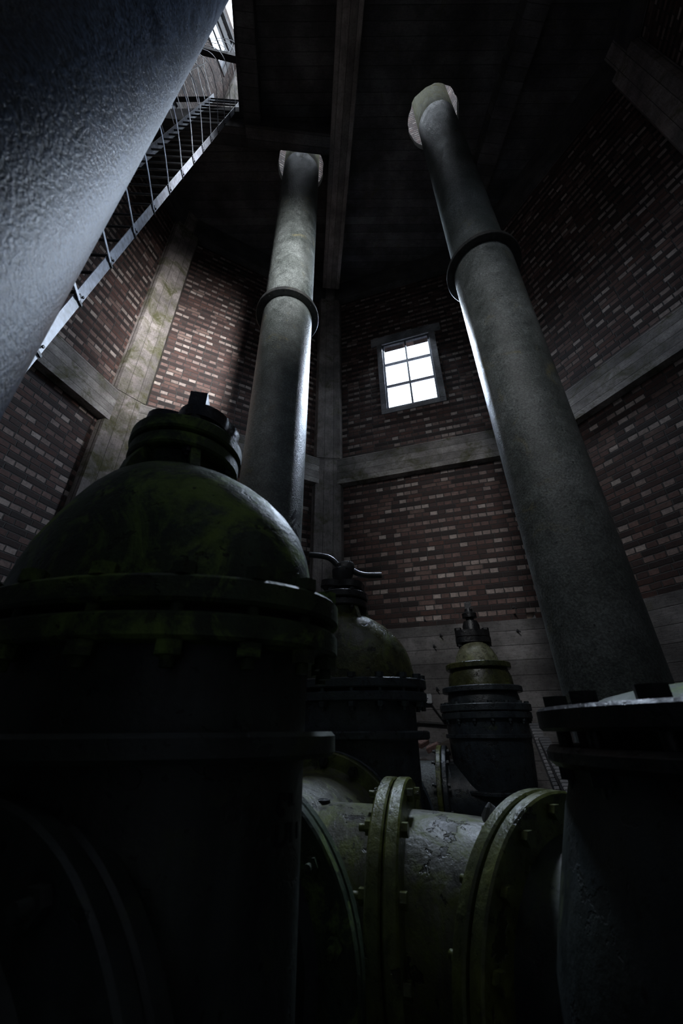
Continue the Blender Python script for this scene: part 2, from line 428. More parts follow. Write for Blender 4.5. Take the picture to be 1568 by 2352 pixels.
# ceiling slab with the ladder hatch and the riser holes
HATCH = (-3.25, -1.72, .35, 2.72)                     # in the turned frame below
PIPES = {'left': (-.745, 3.55), 'right': (1.80, 2.85), 'near': (-.775, .267)}
CAZ = R(-5.5)
def c_local(x, y):
    dx, dy = x-CX, y-CY
    c, s = math.cos(CAZ), math.sin(CAZ)
    return (dx*c - dy*s, dx*s + dy*c)                 # x across, y along the main beam
def build_ceiling():
    mb = MB()
    pts = [corner(k, RC+.3) for k in range(8)]
    mb.prism([(p.x, p.y) for p in reversed(pts)], H_CE+EYE, H_CE+EYE+.22)
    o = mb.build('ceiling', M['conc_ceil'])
    cut = MB()
    cz = H_CE+EYE+.1
    for (x, y, r) in ((-.755, 3.55, .455), (1.75, 2.83, .46)):
        rings = []
        cut.loft([(cz-.6, r, r, x, y), (cz+.6, r, r, x, y)], 40)
    x, y = PIPES['near']; cut.loft([(cz-.6, .42, .42, x, y), (cz+.6, .42, .42, x, y)], 40)
    # hatch corners in world coordinates
    cut.prism([(-1.64, 1.45), (-1.80, 2.72), (-3.5, 2.74), (-3.35, .30), (-1.50, .25)], cz-.6, cz+.6)
    for v in cut.bm.verts:
        f = noise.noise(Vector((v.co.x*9, v.co.y*9, 0)))
        v.co.x += f*.03; v.co.y += noise.noise(Vector((v.co.x*8, v.co.y*8, 5)))*.03
    co = cut.build('cutter', M['conc_ceil'])
    md = o.modifiers.new('b', 'BOOLEAN'); md.operation = 'DIFFERENCE'; md.solver = 'EXACT'; md.object = co
    dg = bpy.context.evaluated_depsgraph_get(); dg.update()
    me = bpy.data.meshes.new_from_object(o.evaluated_get(dg)); o.modifiers.clear(); o.data = me
    for p in me.polygons: p.use_smooth = False
    bpy.data.objects.remove(co)
    return struct(o)
build_ceiling()
# ceiling beams (in a frame turned by -5.5 degrees about the centre)
def cbeam(x0, x1, y0, y1, h0, m='conc_cbeam'):
    global tn; tn += 1
    mb = MB(); mb.box(((x0+x1)/2, (y0+y1)/2, (h0+H_CE)/2+EYE+.005), (x1-x0, y1-y0, H_CE-h0), None, .012)
    o = mb.build('trim_%d' % tn, M[m]); o.location = (CX, CY, 0); o.rotation_euler = (0, 0, -CAZ); return struct(o)
cbeam(-.20, .20, -4.1, 4.15, 9.38)                                     # main beam to the centre column
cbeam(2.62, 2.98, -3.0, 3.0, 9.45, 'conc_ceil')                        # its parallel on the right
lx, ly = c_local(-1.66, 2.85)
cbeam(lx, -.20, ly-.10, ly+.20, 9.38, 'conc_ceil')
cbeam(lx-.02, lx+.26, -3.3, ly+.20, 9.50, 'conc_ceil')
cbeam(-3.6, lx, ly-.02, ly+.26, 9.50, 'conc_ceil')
# roof beams of the open upper storey
for i, yy in enumerate((-2.6, -1.3, 0, 1.3, 2.6)):
    tn += 1
    mb = MB(); mb.box((0, yy, H_TOP+EYE+.15), (7.6, .16, .3))
    o = mb.build('trim_%d' % tn, M['dark_steel']); o.location = (CX, CY, 0); o.rotation_euler = (0, 0, R(35)); struct(o)
# floor
mb = MB(); pts = [corner(k, RC+.5) for k in range(8)]
mb.prism([(p.x, p.y) for p in reversed(pts)], -.2, 0)
struct(mb.build('floor', M['floor']))

# windows
def make_window(i, idx):
    k, s0, s1, h0, h1 = WINS[i] if isinstance(i, int) else i
    a, d, n, L = wall_frame(k)
    root = empty('window_%d' % idx, a + d*(s0+s1)/2 + Vector((0, 0, h0+EYE)), math.atan2(d.y, d.x))
    struct(root)
    w, h = s1-s0, h1-h0; yf = REC+.04
    mb = MB()
    for sx in (-1, 1): mb.box((sx*(w/2-.02), yf, h/2), (.05, .05, h))
    for z in (.02, h-.03): mb.box((0, yf, z), (w, .05, .06))
    mb.build('window_frame', M['frame_grey'], root)
    mb = MB(); mb.box((0, yf, h/2), (.035, .045, h-.06))
    for f in (1/3, 2/3): mb.box((0, yf, h*f), (w-.06, .045, .035))
    jag(mb, .01); mb.build('mullion', M['frame_grey'], root)
    for ix in range(2):
        for iz in range(3):
            mb = MB(); mb.box(((ix-.5)*w/2, yf, h*(iz+.5)/3), (w/2-.03, .004, h/3-.03)); mb.build('pane', M['glass'], root)
    mb = MB(); e = .11; y = REC-.012
    mb.box((0, y, h+e/2+.05), (w+2*e+.25, .03, e+.12)); mb.box((0, y, -e/2), (w+2*e, .03, e))
    for sx in (-1, 1): mb.box((sx*(w/2+e/2), y, h/2), (e, .03, h))
    jag(mb, .02); mb.build('window_surround', M['plaster'], root)
    return root
make_window(1, 1); make_window(2, 2); make_window(3, 3)
make_window((6, 1.15, 2.25, 10.95, 12.5), 4); make_window((6, .55, 2.85, 17.5, 20.3), 5)

# ------------------------------------------------------------------ gate valves
AX = -.53 + EYE                     # height of the horizontal pipe axis
OV = R(-17)                         # turn of the pipeline: direction 17 degrees right of the view
U = Vector((math.sin(R(17)), math.cos(R(17)), 0)); W = Vector((math.cos(R(17)), -math.sin(R(17)), 0))
V1 = Vector((-.520, 1.070, 0)); V2 = Vector((.005, 2.76, 0))

def port(mbn, mbf, y_from, y_to, r, rf, sgn, bolts_parent, bolt_mat, mat_n, mat_f, parent, th=.042):
    """a horizontal neck along local y ending in a round flange"""
    Mx = Matrix.Translation((0, 0, AX)) @ Matrix.Rotation(-PI/2*sgn, 4, 'X')
    mb = MB(); mb.loft([(y_from, r*1.12, r*1.12), (y_from+(y_to-y_from)*.5, r, r), (y_to-th-.02, r*1.0, r*1.0), (y_to-th, r*1.08, r*1.08)], 56, False, True, Mx)
    mb.build('port_neck', mat_n, parent)
    mb = MB(); mb.flange(y_to-th, y_to, rf, rf, .006, 80, 0, Mx); mb.build('port_flange', mat_f, parent)

def ring_bolts(parent, centre, axis, rad, n, r=.022, length=.12, mat=None, phase=0.0, head=.018, stud=.02, only=None):
    Mx = Matrix.Translation(Vector(centre)) @ rotm(axis)
    for i in range(n):
        if only and i not in only: continue
        t = 2*PI*(i+phase)/n
        p = Mx @ Vector((rad*math.cos(t), rad*math.sin(t), 0))
        MB().bolt(p, axis, r, head, length, True, stud).build('bolt', mat or M['black_iron'], parent)

def strokes_on(parent, name, paths, hit, width, mat, lift=.0015):
    """painted strokes: picture points dropped on a surface by hit(px,py)->(point, normal)"""
    bm = bmesh.new()
    inv = parent.matrix_world.inverted()
    for path, wd in paths:
        # densify
        pp = []
        for (x0, y0), (x1, y1) in zip(path, path[1:]):
            for k in range(4): pp.append((x0+(x1-x0)*k/4, y0+(y1-y0)*k/4))
        pp.append(path[-1])
        L = []; hs = [hit(*p) for p in pp]
        for i, (p, n) in enumerate(hs):
            q0 = hs[max(i-1, 0)][0]; q1 = hs[min(i+1, len(hs)-1)][0]
            t = (q1-q0).normalized(); s = t.cross(n).normalized()*wd*width/2
            L.append([bm.verts.new(inv @ (p+s+n*lift)), bm.verts.new(inv @ (p-s+n*lift)), bm.verts.new(inv @ (p-s-n*lift)), bm.verts.new(inv @ (p+s-n*lift))])
        for a, b in zip(L, L[1:]):
            for k in range(4): bm.faces.new((a[k], a[(k+1) % 4], b[(k+1) % 4], b[k]))
        bm.faces.new(L[0]); bm.faces.new(list(reversed(L[-1])))
    bmesh.ops.recalc_face_normals(bm, faces=bm.faces[:])
    me = bpy.data.meshes.new(name); bm.to_mesh(me); bm.free(); me.materials.append(mat)
    o = bpy.data.objects.new(name, me); COL.objects.link(o); o.parent = parent
    return o

def gate_valve(loc, label, mats, top, near=.30, far=.45):
    mb_, mf_, mo_, mt_ = (M[m] for m in mats)          # body, flanges, bonnet, top works
    root = tag(empty('gate_valve', loc, OV), label, 'valve', 'large domed gate valves')
    Z = lambda h: h + EYE
    body = MB()
    body.loft([(.0, .30, .22), (.06, .30, .22), (.07, .22, .17), (.18, .22, .17), (.32, .37, .25), (.55, .435, .275), (.95, .445, .285), (Z(-.02), .445, .285), (Z(.17), .447, .287), (Z(.185), .46, .30)], 96)
    body.build('body', mb_, root)
    MB().flange(Z(-.045), Z(.0), .515, .335, .008, 96).build('rib_ring', mb_, root)
    MB().flange(Z(.148), Z(.200), .520, .330, .007, 96).build('body_flange', mf_, root)
    bfl = MB().flange(Z(.218), Z(.272), .522, .332, .007, 96).build('bonnet_flange', mf_, root)
    MB().loft([(Z(.198), .47, .28), (Z(.222), .47, .28)], 64).build('gasket', M['black_rubber'], root)
    dome = [(.265, .455), (.33, .452), (.40, .438), (.46, .415), (.52, .375), (.57, .33), (.61, .285), (.645, .235), (.67, .19), (.685, .15), (.70, .12), (.765, .11)]
    MB().loft([(Z(h), a, a*(.60+.40*max(0, (h-.265)/.435)**4.0)) for h, a in dome], 96).build('bonnet', mo_, root)
    # gusset fins under the gland flange
    for i in range(6):
        a = 2*PI*i/6 + .35
        fin = MB()
        Mx = Matrix.Rotation(a, 4, 'Z') @ Matrix.Rotation(PI/2, 4, 'X')
        sc = .78 + .22*abs(math.cos(a))
        fin.prism([(.08, Z(.62)), (.25*sc, Z(.60)), (.19, Z(.68)), (.155, Z(.755)), (.08, Z(.755))], -.014, .014, Mx)
        fin.build('gusset', mo_, root)
    MB().flange(Z(.745), Z(.790), .172, .172, .006, 64).build('gland_flange', mt_, root)
    gfl = MB().flange(Z(.800), Z(.848), .178, .178, .006, 64).build('gland_flange', mt_, root)
    for i in range(6):
        t = 2*PI*(i+.2)/6
        MB().bolt((.145*math.cos(t), .145*math.sin(t), Z(.797)), (0, 0, 1), .018, .018, .104, True, .01).build('bolt', M['black_iron'], gfl)
    n = 18
    for i in range(n):
        t = 2*PI*(i+.3)/n
        MB().bolt((.494*math.cos(t), .309*math.sin(t), Z(.21)), (0, 0, 1), .026, .026, .125, True, .020).build('bolt', mf_, bfl)
    # stuffing box
    MB().loft([(Z(.84), .075, .075), (Z(.875), .07, .07), (Z(.90), .06, .06)], 32).build('stuffing_box', M['black_iron'], root)
    tilt = Matrix.Translation((0, 0, Z(.915))) @ Matrix.Rotation(R(7), 4, 'Y')
    g = MB()
    pts = []
    for i in range(40):
        t = 2*PI*i/40
        e = .150*abs(math.cos(t))**1.3 + .085*abs(math.sin(t))**1.3
        pts.append((e*math.cos(t)*1.0, e*math.sin(t)*1.0))
    g.prism([(x, y) for x, y in pts], -.020, .024, tilt)
    gpl = g.build('gland_plate', M['black_iron'], root)
    for sx in (-1, 1):
        MB().bolt(tilt @ Vector((sx*.112, 0, -.04)), (0, 0, 1), .02, .024, .13, True, .01).build('gland_bolt', M['black_iron'], gpl)
    if top == 'square':
        st = MB(); s_ = .030
        st.prism([(-s_, -s_), (s_, -s_), (s_, s_), (-s_, s_)], Z(.93), Z(1.085))
        o = st.build('spindle', mt_ if 0 else M['black_iron'], root)
        o.rotation_euler = (0, 0, R(28))
    else:
        MB().loft([(Z(.93), .055, .055), (Z(.96), .06, .06), (Z(.99), .075, .075), (Z(1.04), .078, .075), (Z(1.06), .055, .055), (Z(1.07), .04, .04)], 28).build('spindle', M['black_iron'], root)
        hd = MB()
        hd.loft([(Z(1.0), .062, .05, .01, 0), (Z(1.03), .078, .06, .01, 0), (Z(1.085), .07, .055, .02, 0), (Z(1.10), .055, .045, .025, 0)], 24)
        def sm(pts, it=3):
            for _ in range(it):
                q = [pts[0]]
                for a_, b_ in zip(pts, pts[1:]):
                    q.append(tuple(a_[j]*.75+b_[j]*.25 for j in range(3))); q.append(tuple(a_[j]*.25+b_[j]*.75 for j in range(3)))
                q.append(pts[-1]); pts = q
            return pts
        hd.tube(sm([(.0, 0, Z(1.03)), (-.05, 0, Z(1.10)), (-.10, 0, Z(1.145)), (-.17, 0, Z(1.160)), (-.252, 0, Z(1.168))]), .0215, 14)
        hd.tube(sm([(.0, 0, Z(1.06)), (.06, 0, Z(1.05)), (.11, 0, Z(1.015)), (.17, 0, Z(1.0)), (.285, 0, Z(1.0))]), .0215, 14)
        o = hd.build('crank_handle', M['black_iron'], root); o.rotation_euler = (0, 0, R(17))
    port(None, None, .10, near, .33, .45, -1, root, None, mb_, mb_ if top == 'square' else mf_, root)
    port(None, None, .10, far, .33, .45, 1, root, None, mb_, mf_, root)
    return root

v1 = gate_valve(V1, 'huge moss-green domed gate valve nearest the camera, with a square spindle and no handle', ('green_dark', 'green', 'green', 'green'), 'square', .27, .44)
v2 = gate_valve(V2, 'olive domed gate valve with a black two-armed crank handle, behind the nearest valve', ('blue_black', 'blue_black', 'olive', 'black_iron'), 'handle', .40, .45)
bpy.context.view_layer.update()

# ------------------------------------------------------------------ horizontal pipework
def pipe_on(name, loc_xy, az):
    return empty(name, (loc_xy[0], loc_xy[1], 0), -az)
# tee between the two gate valves: run along y, branch along +x
t0 = V1 + U*.44; t1 = V2 - U*.40
tee = tag(empty('tee_pipe', t0, OV), 'pale khaki tee pipe joining the two domed gate valves, with a branch to the right', 'pipe')
run = (t1-t0).length
Mrun = Matrix.Translation((0, 0, AX)) @ Matrix.Rotation(-PI/2, 4, 'X')
mb = MB()
mb.loft([(.045, .335, .335), (.10, .32, .32), (run*.35, .32, .32), (run*.5, .345, .345), (run*.78, .355, .355), (run-.075, .36, .36), (run-.045, .38, .38)], 72, False, True, Mrun)
mb.build('run', M['khaki'], tee)
tf1 = MB().flange(.003, .045, .45, .45, .006, 80, 0, Mrun).build('flange', M['green'], tee)
tf2 = MB().flange(run-.045, run-.003, .445, .445, .006, 80, 0, Mrun).build('flange', M['yellow_rim'], tee)
BR = .47; by = run*.53
Mbr = Matrix.Translation((0, by, AX)) @ Matrix.Rotation(PI/2, 4, 'Y')
mb = MB(); mb.loft([(.05, .29, .29), (BR-.07, .285, .285), (BR-.045, .30, .30)], 64, False, True, Mbr); mb.build('branch', M['khaki'], tee)
MB().flange(BR-.048, BR-.002, .375, .375, .006, 80, 0, Mbr).build('flange', M['yellow_rim'], tee)
ring_bolts(tf1, (0, .0, AX), (0, 1, 0), .405, 16, .022, .10, M['green'], .5)
ring_bolts(tf2, (0, run, AX), (0, 1, 0), .405, 16, .026, .10, M['black_iron'], .25)
# plug on the branch
p = Matrix.Translation((.17, by-.02, AX+.285))
MB().loft([(0, .04, .03), (.012, .038, .028), (.016, .02, .015)], 20, False, True, p).build('plug', M['black_iron'], tee)
c_br = t0 + U*by + W*BR            # centre of the branch face
# reducer: from the branch flange to the valve at the right
RF = Vector((.645, 1.56, 0)); raz = R(148); Nf = Vector((math.sin(raz), math.cos(raz), 0))
red = tag(empty('reducer_pipe', (c_br.x, c_br.y, 0), 0), 'short flaking olive reducer pipe widening towards the valve at the right edge', 'pipe')
def loft_circles(mb, sts, n=72):
    rows = []
    for c, ax, r in sts:
        Mx = Matrix.Translation(c) @ Matrix((( -ax.y, 0, ax.x, 0), (ax.x, 0, ax.y, 0), (0, 1, 0, 0), (0, 0, 0, 1)))
        rows.append([mb.bm.verts.new(Mx @ Vector((r*math.cos(2*PI*i/n), r*math.sin(2*PI*i/n), 0))) for i in range(n)])
    for a, b in zip(rows, rows[1:]):
        for i in range(n): mb.bm.faces.new((a[i], a[(i+1) % n], b[(i+1) % n], b[i]))
    mb.bm.faces.new(list(reversed(rows[0]))); mb.bm.faces.new(rows[-1])
C0 = Vector((0, 0, AX)); C1 = Vector((RF.x-c_br.x, RF.y-c_br.y, EYE-.61))
mb = MB(); sts = []
for i in range(9):
    f = i/8; s = f*f*(3-2*f)
    ax = (W*(1-s)+Nf*s).normalized()
    a0 = C0+W*.03; a1 = C1-Nf*.04
    P0, P3 = a0, a1; P1 = a0+W*.12; P2 = a1-Nf*.12
    c = P0*(1-f)**3+P1*3*f*(1-f)**2+P2*3*f*f*(1-f)+P3*f**3
    sts.append((c, ax, .275+(.335-.275)*s))
loft_circles(mb, sts); mb.build('cone', M['khaki'], red)
def disc(parent, name, c, ax, r, t0_, t1_, mat):
    Mx = Matrix.Translation(c) @ rotm(ax); return MB().flange(t0_, t1_, r, r, .006, 88, 0, Mx).build(name, mat, parent)
rf1 = disc(red, 'flange', C0, W, .375, .004, .050, M['yellow_rim'])
rf2 = disc(red, 'flange', C1, Nf, 0.44, -.052, -.008, M['yellow_rim'])
ring_bolts(rf1, C0, W, .332, 12, .022, .10, M['yellow_rim'], .35, .020, .022)
ring_bolts(rf2, C1, Nf, .395, 16, .022, .105, M['yellow_rim'], .3, .020, .022)
st = MB(); 
pk = Vector((RF.x-c_br.x, RF.y-c_br.y, 0))

# ------------------------------------------------------------------ valve at the right edge (near)
V4 = Vector((.98, 1.06, 0))
v4 = tag(empty('globe_valve', V4, R(0)), 'broad dark round-bodied valve at the right edge, cut by the frame', 'valve')
Z = lambda h: h+EYE
mb = MB(); mb.loft([(0, .34, .34), (.06, .34, .34), (.08, .24, .24), (.2, .26, .26), (.38, .42, .42), (.58, .53, .53), (.80, .568, .568), (.98, .55, .55), (1.14, .50, .50), (Z(-.17), .455, .455), (Z(-.11), .43, .43), (Z(-.07), .43, .43)], 96)
mb.build('body', M['green_dark'], v4)
MB().flange(Z(-.080), Z(-.036), .470, .470, .012, 96).build('body_flange', M['black_iron'], v4)
v4f = MB().flange(Z(-.004), Z(.050), .475, .475, .008, 96).build('bonnet_flange', M['black_iron'], v4)
MB().loft([(Z(-.05), .385, .385), (Z(.01), .385, .385)], 64).build('spacer_ring', M['black_rubber'], v4)
mb = MB(); mb.loft([(Z(.04), .345, .345), (Z(.055), .34, .34), (Z(.072), .30, .30), (Z(.09), .22, .22), (Z(.10), .14, .14)], 80); mb.build('bonnet', M['green'], v4)
MB().loft([(Z(.09), .09, .09), (Z(.12), .08, .08), (Z(.122), .10, .10), (Z(.14), .10, .10)], 40).build('stem_boss', M['black_iron'], v4)
for i in range(16):
    t = 2*PI*(i+.30)/16
    MB().bolt((.425*math.cos(t), .425*math.sin(t), Z(-.015)), (0, 0, 1), .032, .03, .125, True, .02).build('bolt', M['black_iron'], v4f)
cn = Vector((RF.x-V4.x, RF.y-V4.y, EYE-.61))
mb = MB(); rows = []
loft_circles(mb, [(cn+Nf*.03, Nf, .34), (cn+Nf*.12, Nf, .32), (Vector((-.1, .07, EYE-.61)), Nf, .36)]); mb.build('port_neck', M['green_dark'], v4)
disc(v4, 'port_flange', cn, Nf, .44, .004, .048, M['yellow_rim'])

# ------------------------------------------------------------------ small stepped valve at the far wall
D3 = Vector((1.345, 4.19, 0))
def hy(y, f=4.19):
    v = (1176-y)/905; return f*(math.sin(PITCH)+v*math.cos(PITCH))/(math.cos(PITCH)-v*math.sin(PITCH))
def rr(px, h, f=4.19): return px*(f*math.cos(PITCH)+h*math.sin(PITCH))/905*.95
v3 = tag(empty('stepped_valve', D3, OV), 'small stepped valve with a glossy pale dome and slim black spindle by the plinth wall', 'valve')
def zz(y): return hy(y)+EYE
def rp(px, y): return rr(px, hy(y))
mb = MB(); mb.loft([(0, .34, .34), (.05, .34, .34), (.07, .30, .30), (zz(1830), rp(86, 1830), rp(86, 1830)), (zz(1800), rp(92, 1800), rp(92, 1800)), (zz(1700), rp(95, 1700), rp(95, 1700)), (zz(1650), rp(96, 1650), rp(96, 1650))], 72)
mb.build('body', M['blue_black'], v3)
MB().flange(zz(1822), zz(1812), rp(100, 1815), rp(100, 1815), .006, 72).build('rib_ring', M['blue_black'], v3)
MB().flange(zz(1698), zz(1688), rp(101, 1690), rp(101, 1690), .006, 72).build('rib_ring', M['blue_black'], v3)
MB().flange(zz(1655), zz(1640), rp(104, 1650), rp(104, 1650), .006, 72).build('body_flange', M['blue_black'], v3)
v3f = MB().flange(zz(1638), zz(1622), rp(105, 1630), rp(105, 1630), .006, 72).build('bonnet_flange', M['blue_black'], v3)
for i in range(16):
    t = 2*PI*(i+.3)/16; q = rp(98, 1640)
    MB().bolt((q*math.cos(t), q*math.sin(t), (zz(1655)+zz(1622))/2), (0, 0, 1), .02, .018, zz(1622)-zz(1655)+.002, True, .02).build('bolt', M['blue_black'], v3f)
mb = MB(); mb.loft([(zz(1625), rp(84, 1622), rp(84, 1622)), (zz(1605), rp(82, 1600), rp(82, 1600)), (zz(1590), rp(78, 1590), rp(78, 1590))], 64); mb.build('neck', M['blue_black'], v3)
MB().flange(zz(1595), zz(1582), rp(92, 1585), rp(92, 1585), .006, 72).build('step_ring', M['blue_black'], v3)
mb = MB(); mb.loft([(zz(1584), rp(76, 1580), rp(76, 1580)), (zz(1560), rp(73, 1560), rp(73, 1560)), (zz(1536), rp(64, 1540), rp(64, 1540))], 64); mb.build('step_body', M['olive'], v3)
MB().flange(zz(1542), zz(1529), rp(75, 1530), rp(75, 1530), .006, 72).build('step_ring', M['olive'], v3)
mb = MB(); mb.loft([(zz(1530), rp(52, 1520), rp(52, 1520)), (zz(1512), rp(48, 1510), rp(48, 1510)), (zz(1498), rp(41, 1495), rp(41, 1495)), (zz(1486), rp(31, 1485), rp(31, 1485)), (zz(1478), rp(20, 1478), rp(20, 1478))], 56); mb.build('bonnet', M['pale_dome'], v3)
def ear(z0, z1, a, b, name):
    g = MB(); pts = []
    for i in range(48):
        t = 2*PI*i/48; e = a*abs(math.cos(t))**3+b*(1-abs(math.cos(t))**3)
        pts.append((e*math.cos(t), e*math.sin(t)))
    g.prism(pts, z0, z1); o = g.build(name, M['black_iron'], v3); o.rotation_euler = (0, 0, R(17)); return o
ear(zz(1480), zz(1468), rp(42, 1475), rp(26, 1475), 'gland_plate'); ear(zz(1466), zz(1452), rp(41, 1455), rp(25, 1455), 'gland_plate')
for sx in (-1, 1):
    ww = rp(33, 1460); c = Vector((sx*ww*math.cos(R(17)), sx*ww*math.sin(R(17)), (zz(1480)+zz(1452))/2))
    MB().bolt(c, (0, 0, 1), .036, .03, zz(1452)-zz(1480), True, .02).build('gland_bolt', M['black_iron'], v3)
mb = MB(); mb.loft([(zz(1478), rp(20, 1475), rp(20, 1475)), (zz(1440), rp(20, 1440), rp(20, 1440)), (zz(1430), rp(16, 1430), rp(16, 1430))], 24); mb.build('stuffing_box', M['black_iron'], v3)
mb = MB(); mb.loft([(zz(1432), rp(9, 1430), rp(9, 1430)), (zz(1424), rp(9, 1424), rp(9, 1424)), (zz(1422), rp(17, 1420), rp(17, 1420)), (zz(1412), rp(17, 1414), rp(17, 1414)), (zz(1409), rp(10, 1408), rp(10, 1408)), (zz(1402), rp(9, 1400), rp(9, 1400))], 24)
q = rp(7.5, 1390); mb.prism([(-q, -q), (q, -q), (q, q), (-q, q)], zz(1403), zz(1386)); mb.build('spindle', M['black_iron'], v3)
# its port towards the left and the bend that joins it to the olive valve
FX = Vector((.925, 4.318, 0))
Mx3 = Matrix.Translation((0, 0, AX)) @ Matrix.Rotation(-PI/2, 4, 'Y')
MB().loft([(.1, .30, .30), (.40, .28, .28)], 48, False, True, Mx3).build('port_neck', M['blue_black'], v3)
MB().flange(.395, .436, .41, .41, .006, 72, 0, Mx3).build('port_flange', M['blue_black'], v3)
e0 = V2+U*.45; cr = e0+U*((FX-e0).dot(U))
el = tag(empty('elbow_pipe', e0, 0), 'grey pitted elbow pipe behind the olive domed valve, leading to the small stepped valve', 'pipe')
path = []
pA, pB = e0+U*.04, D3-W*.455
c0 = cr-U*.35; c1 = cr+W*.1
leg1 = [pA+(c0-pA)*f for f in (0, .5, 1)]
bend = [c0*(1-f)**2+cr*2*f*(1-f)+c1*f*f for f in (.2, .4, .6, .8, 1)]
for q in leg1+bend+[pB]: path.append((q.x-e0.x, q.y-e0.y, AX))
MB().tube(path, .285, 48).build('pipe', M['pipe'], el)
ef1 = disc(el, 'flange', Vector((0, 0, AX)), U, .45, .003, .045, M['blue_black'])
ef2 = disc(el, 'flange', Vector((D3.x-W.x*.44-e0.x, D3.y-W.y*.44-e0.y, AX)), W, .41, -.045, -.002, M['yellow_rim'])
ring_bolts(ef2, Vector((D3.x-W.x*.438-e0.x, D3.y-W.y*.438-e0.y, AX)), W, .365, 12, .022, .095, M['blue_black'], .3)
ring_bolts(ef1, Vector((0, 0, AX)), U, .405, 12, .022, .095, M['blue_black'], .3)

# stub from the nearest valve back to the near riser
s0 = V1-U*.27
stub = tag(empty('stub_pipe', s0, OV), 'dark flanged stub pipe in the lower left corner, below the nearest riser', 'pipe')
Ms = Matrix.Translation((0, 0, AX)) @ Matrix.Rotation(PI/2, 4, 'X')
MB().loft([(.045, .33, .33), (.10, .31, .31), (.19, .31, .31)], 64, False, True, Ms).build('pipe', M['green_dark'], stub)
sf = MB().flange(.003, .045, .45, .45, .006, 80, 0, Ms).build('flange', M['green_dark'], stub)
ring_bolts(sf, (0, 0, AX), (0, 1, 0), .405, 16, .022, .10, M['green_dark'], .5)

# ------------------------------------------------------------------ risers
COLLARS = {}
def riser(key, label, r_lo, r_up, hc, mat, top, collar_r=None, base_r=None, lean=(0, 0)):
    x, y = PIPES[key]
    root = tag(empty('riser_pipe', (x, y, 0)), label, 'pipe', 'upright riser pipes')
    top_rings = []
    N = 24; r_a, r_b = r_lo if isinstance(r_lo, tuple) else (r_lo, r_lo); r_lo = r_b
    for i in range(N+1):
        z = (hc+EYE)*i/N; q = r_a+(r_b-r_a)*i/N; top_rings.append((z, q, q))
    MB().loft(top_rings, 96).build('lower_pipe', M[mat], root)
    zc = hc+EYE; lx_, ly_ = lean[0]*hc, lean[1]*hc
    zt = H_CE-.24+EYE  # moss colour also draws the lower edge of daylight from the ceiling hole
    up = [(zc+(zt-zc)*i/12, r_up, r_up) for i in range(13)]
    MB().loft([(zt+.001, r_up, r_up), (top+EYE, r_up, r_up)], 96).build('mossy_lit_top', M['moss_pipe'], root)
    MB().loft(up, 96).build('upper_pipe', M[mat], root)
    cr_ = collar_r or r_lo*1.2
    Mx = Matrix.Translation((lx_, ly_, 0))
    MB().flange(zc-.035, zc-.002, cr_, cr_, .006, 96, 0, Mx).build('collar', M['collar'], root)
    uc = MB().flange(zc+.004, zc+.036, cr_*.985, cr_*.985, .006, 96, 0, Mx).build('collar', M['collar'], root)
    MB().flange(.0, .05, r_lo*1.3, r_lo*1.3, .008, 80).build('base_flange', M['collar'], root)
    COLLARS[key] = uc
    return root
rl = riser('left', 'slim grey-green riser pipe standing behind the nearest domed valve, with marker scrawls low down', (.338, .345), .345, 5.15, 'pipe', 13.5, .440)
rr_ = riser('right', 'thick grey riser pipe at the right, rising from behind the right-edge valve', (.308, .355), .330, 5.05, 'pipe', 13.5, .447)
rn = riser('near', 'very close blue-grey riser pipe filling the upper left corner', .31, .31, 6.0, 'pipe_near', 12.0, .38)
for rt, cr_, hc in ((COLLARS['left'], .398, 5.15), (COLLARS['right'], .405, 5.05)):
    for i in range(12):
        t = 2*PI*i/12
        MB().bolt((cr_*math.cos(t), cr_*math.sin(t), hc+EYE), (0, 0, 1), .012, .008, .072, True, .004).build('bolt', M['collar'], rt)
bpy.context.view_layer.update()
def hit_cyl(cx, cy, r):
    def f(px, py):
        d = ray(px, py); a = d.x*d.x+d.y*d.y; b = -2*(d.x*cx+d.y*cy); c = cx*cx+cy*cy-r*r
        t = (-b-math.sqrt(max(b*b-4*a*c, 0)))/(2*a)
        p = Vector((d.x*t, d.y*t, d.z*t+EYE)); return p, Vector((p.x-cx, p.y-cy, 0)).normalized()
    return f
def g(pts): return [(640+x/19.6, 1150+y/19.6) for x, y in pts]
marks = [(g([(785, 425), (700, 600), (590, 800)]), 1.0), (g([(590, 820), (720, 720), (850, 670), (930, 690)]), 1.2),
         (g([(900, 700), (760, 930), (600, 1150)]), 1.1), (g([(955, 1000), (890, 1090), (960, 1220)]), .6),
         (g([(720, 1340), (650, 1290), (595, 1370), (600, 1520), (680, 1650), (790, 1705), (860, 1700), (880, 1600), (820, 1500), (760, 1280)]), .55)]
strokes_on(rl, 'marker_scrawl', marks, hit_cyl(-.745, 3.55, .3415), .022, M['marker'])
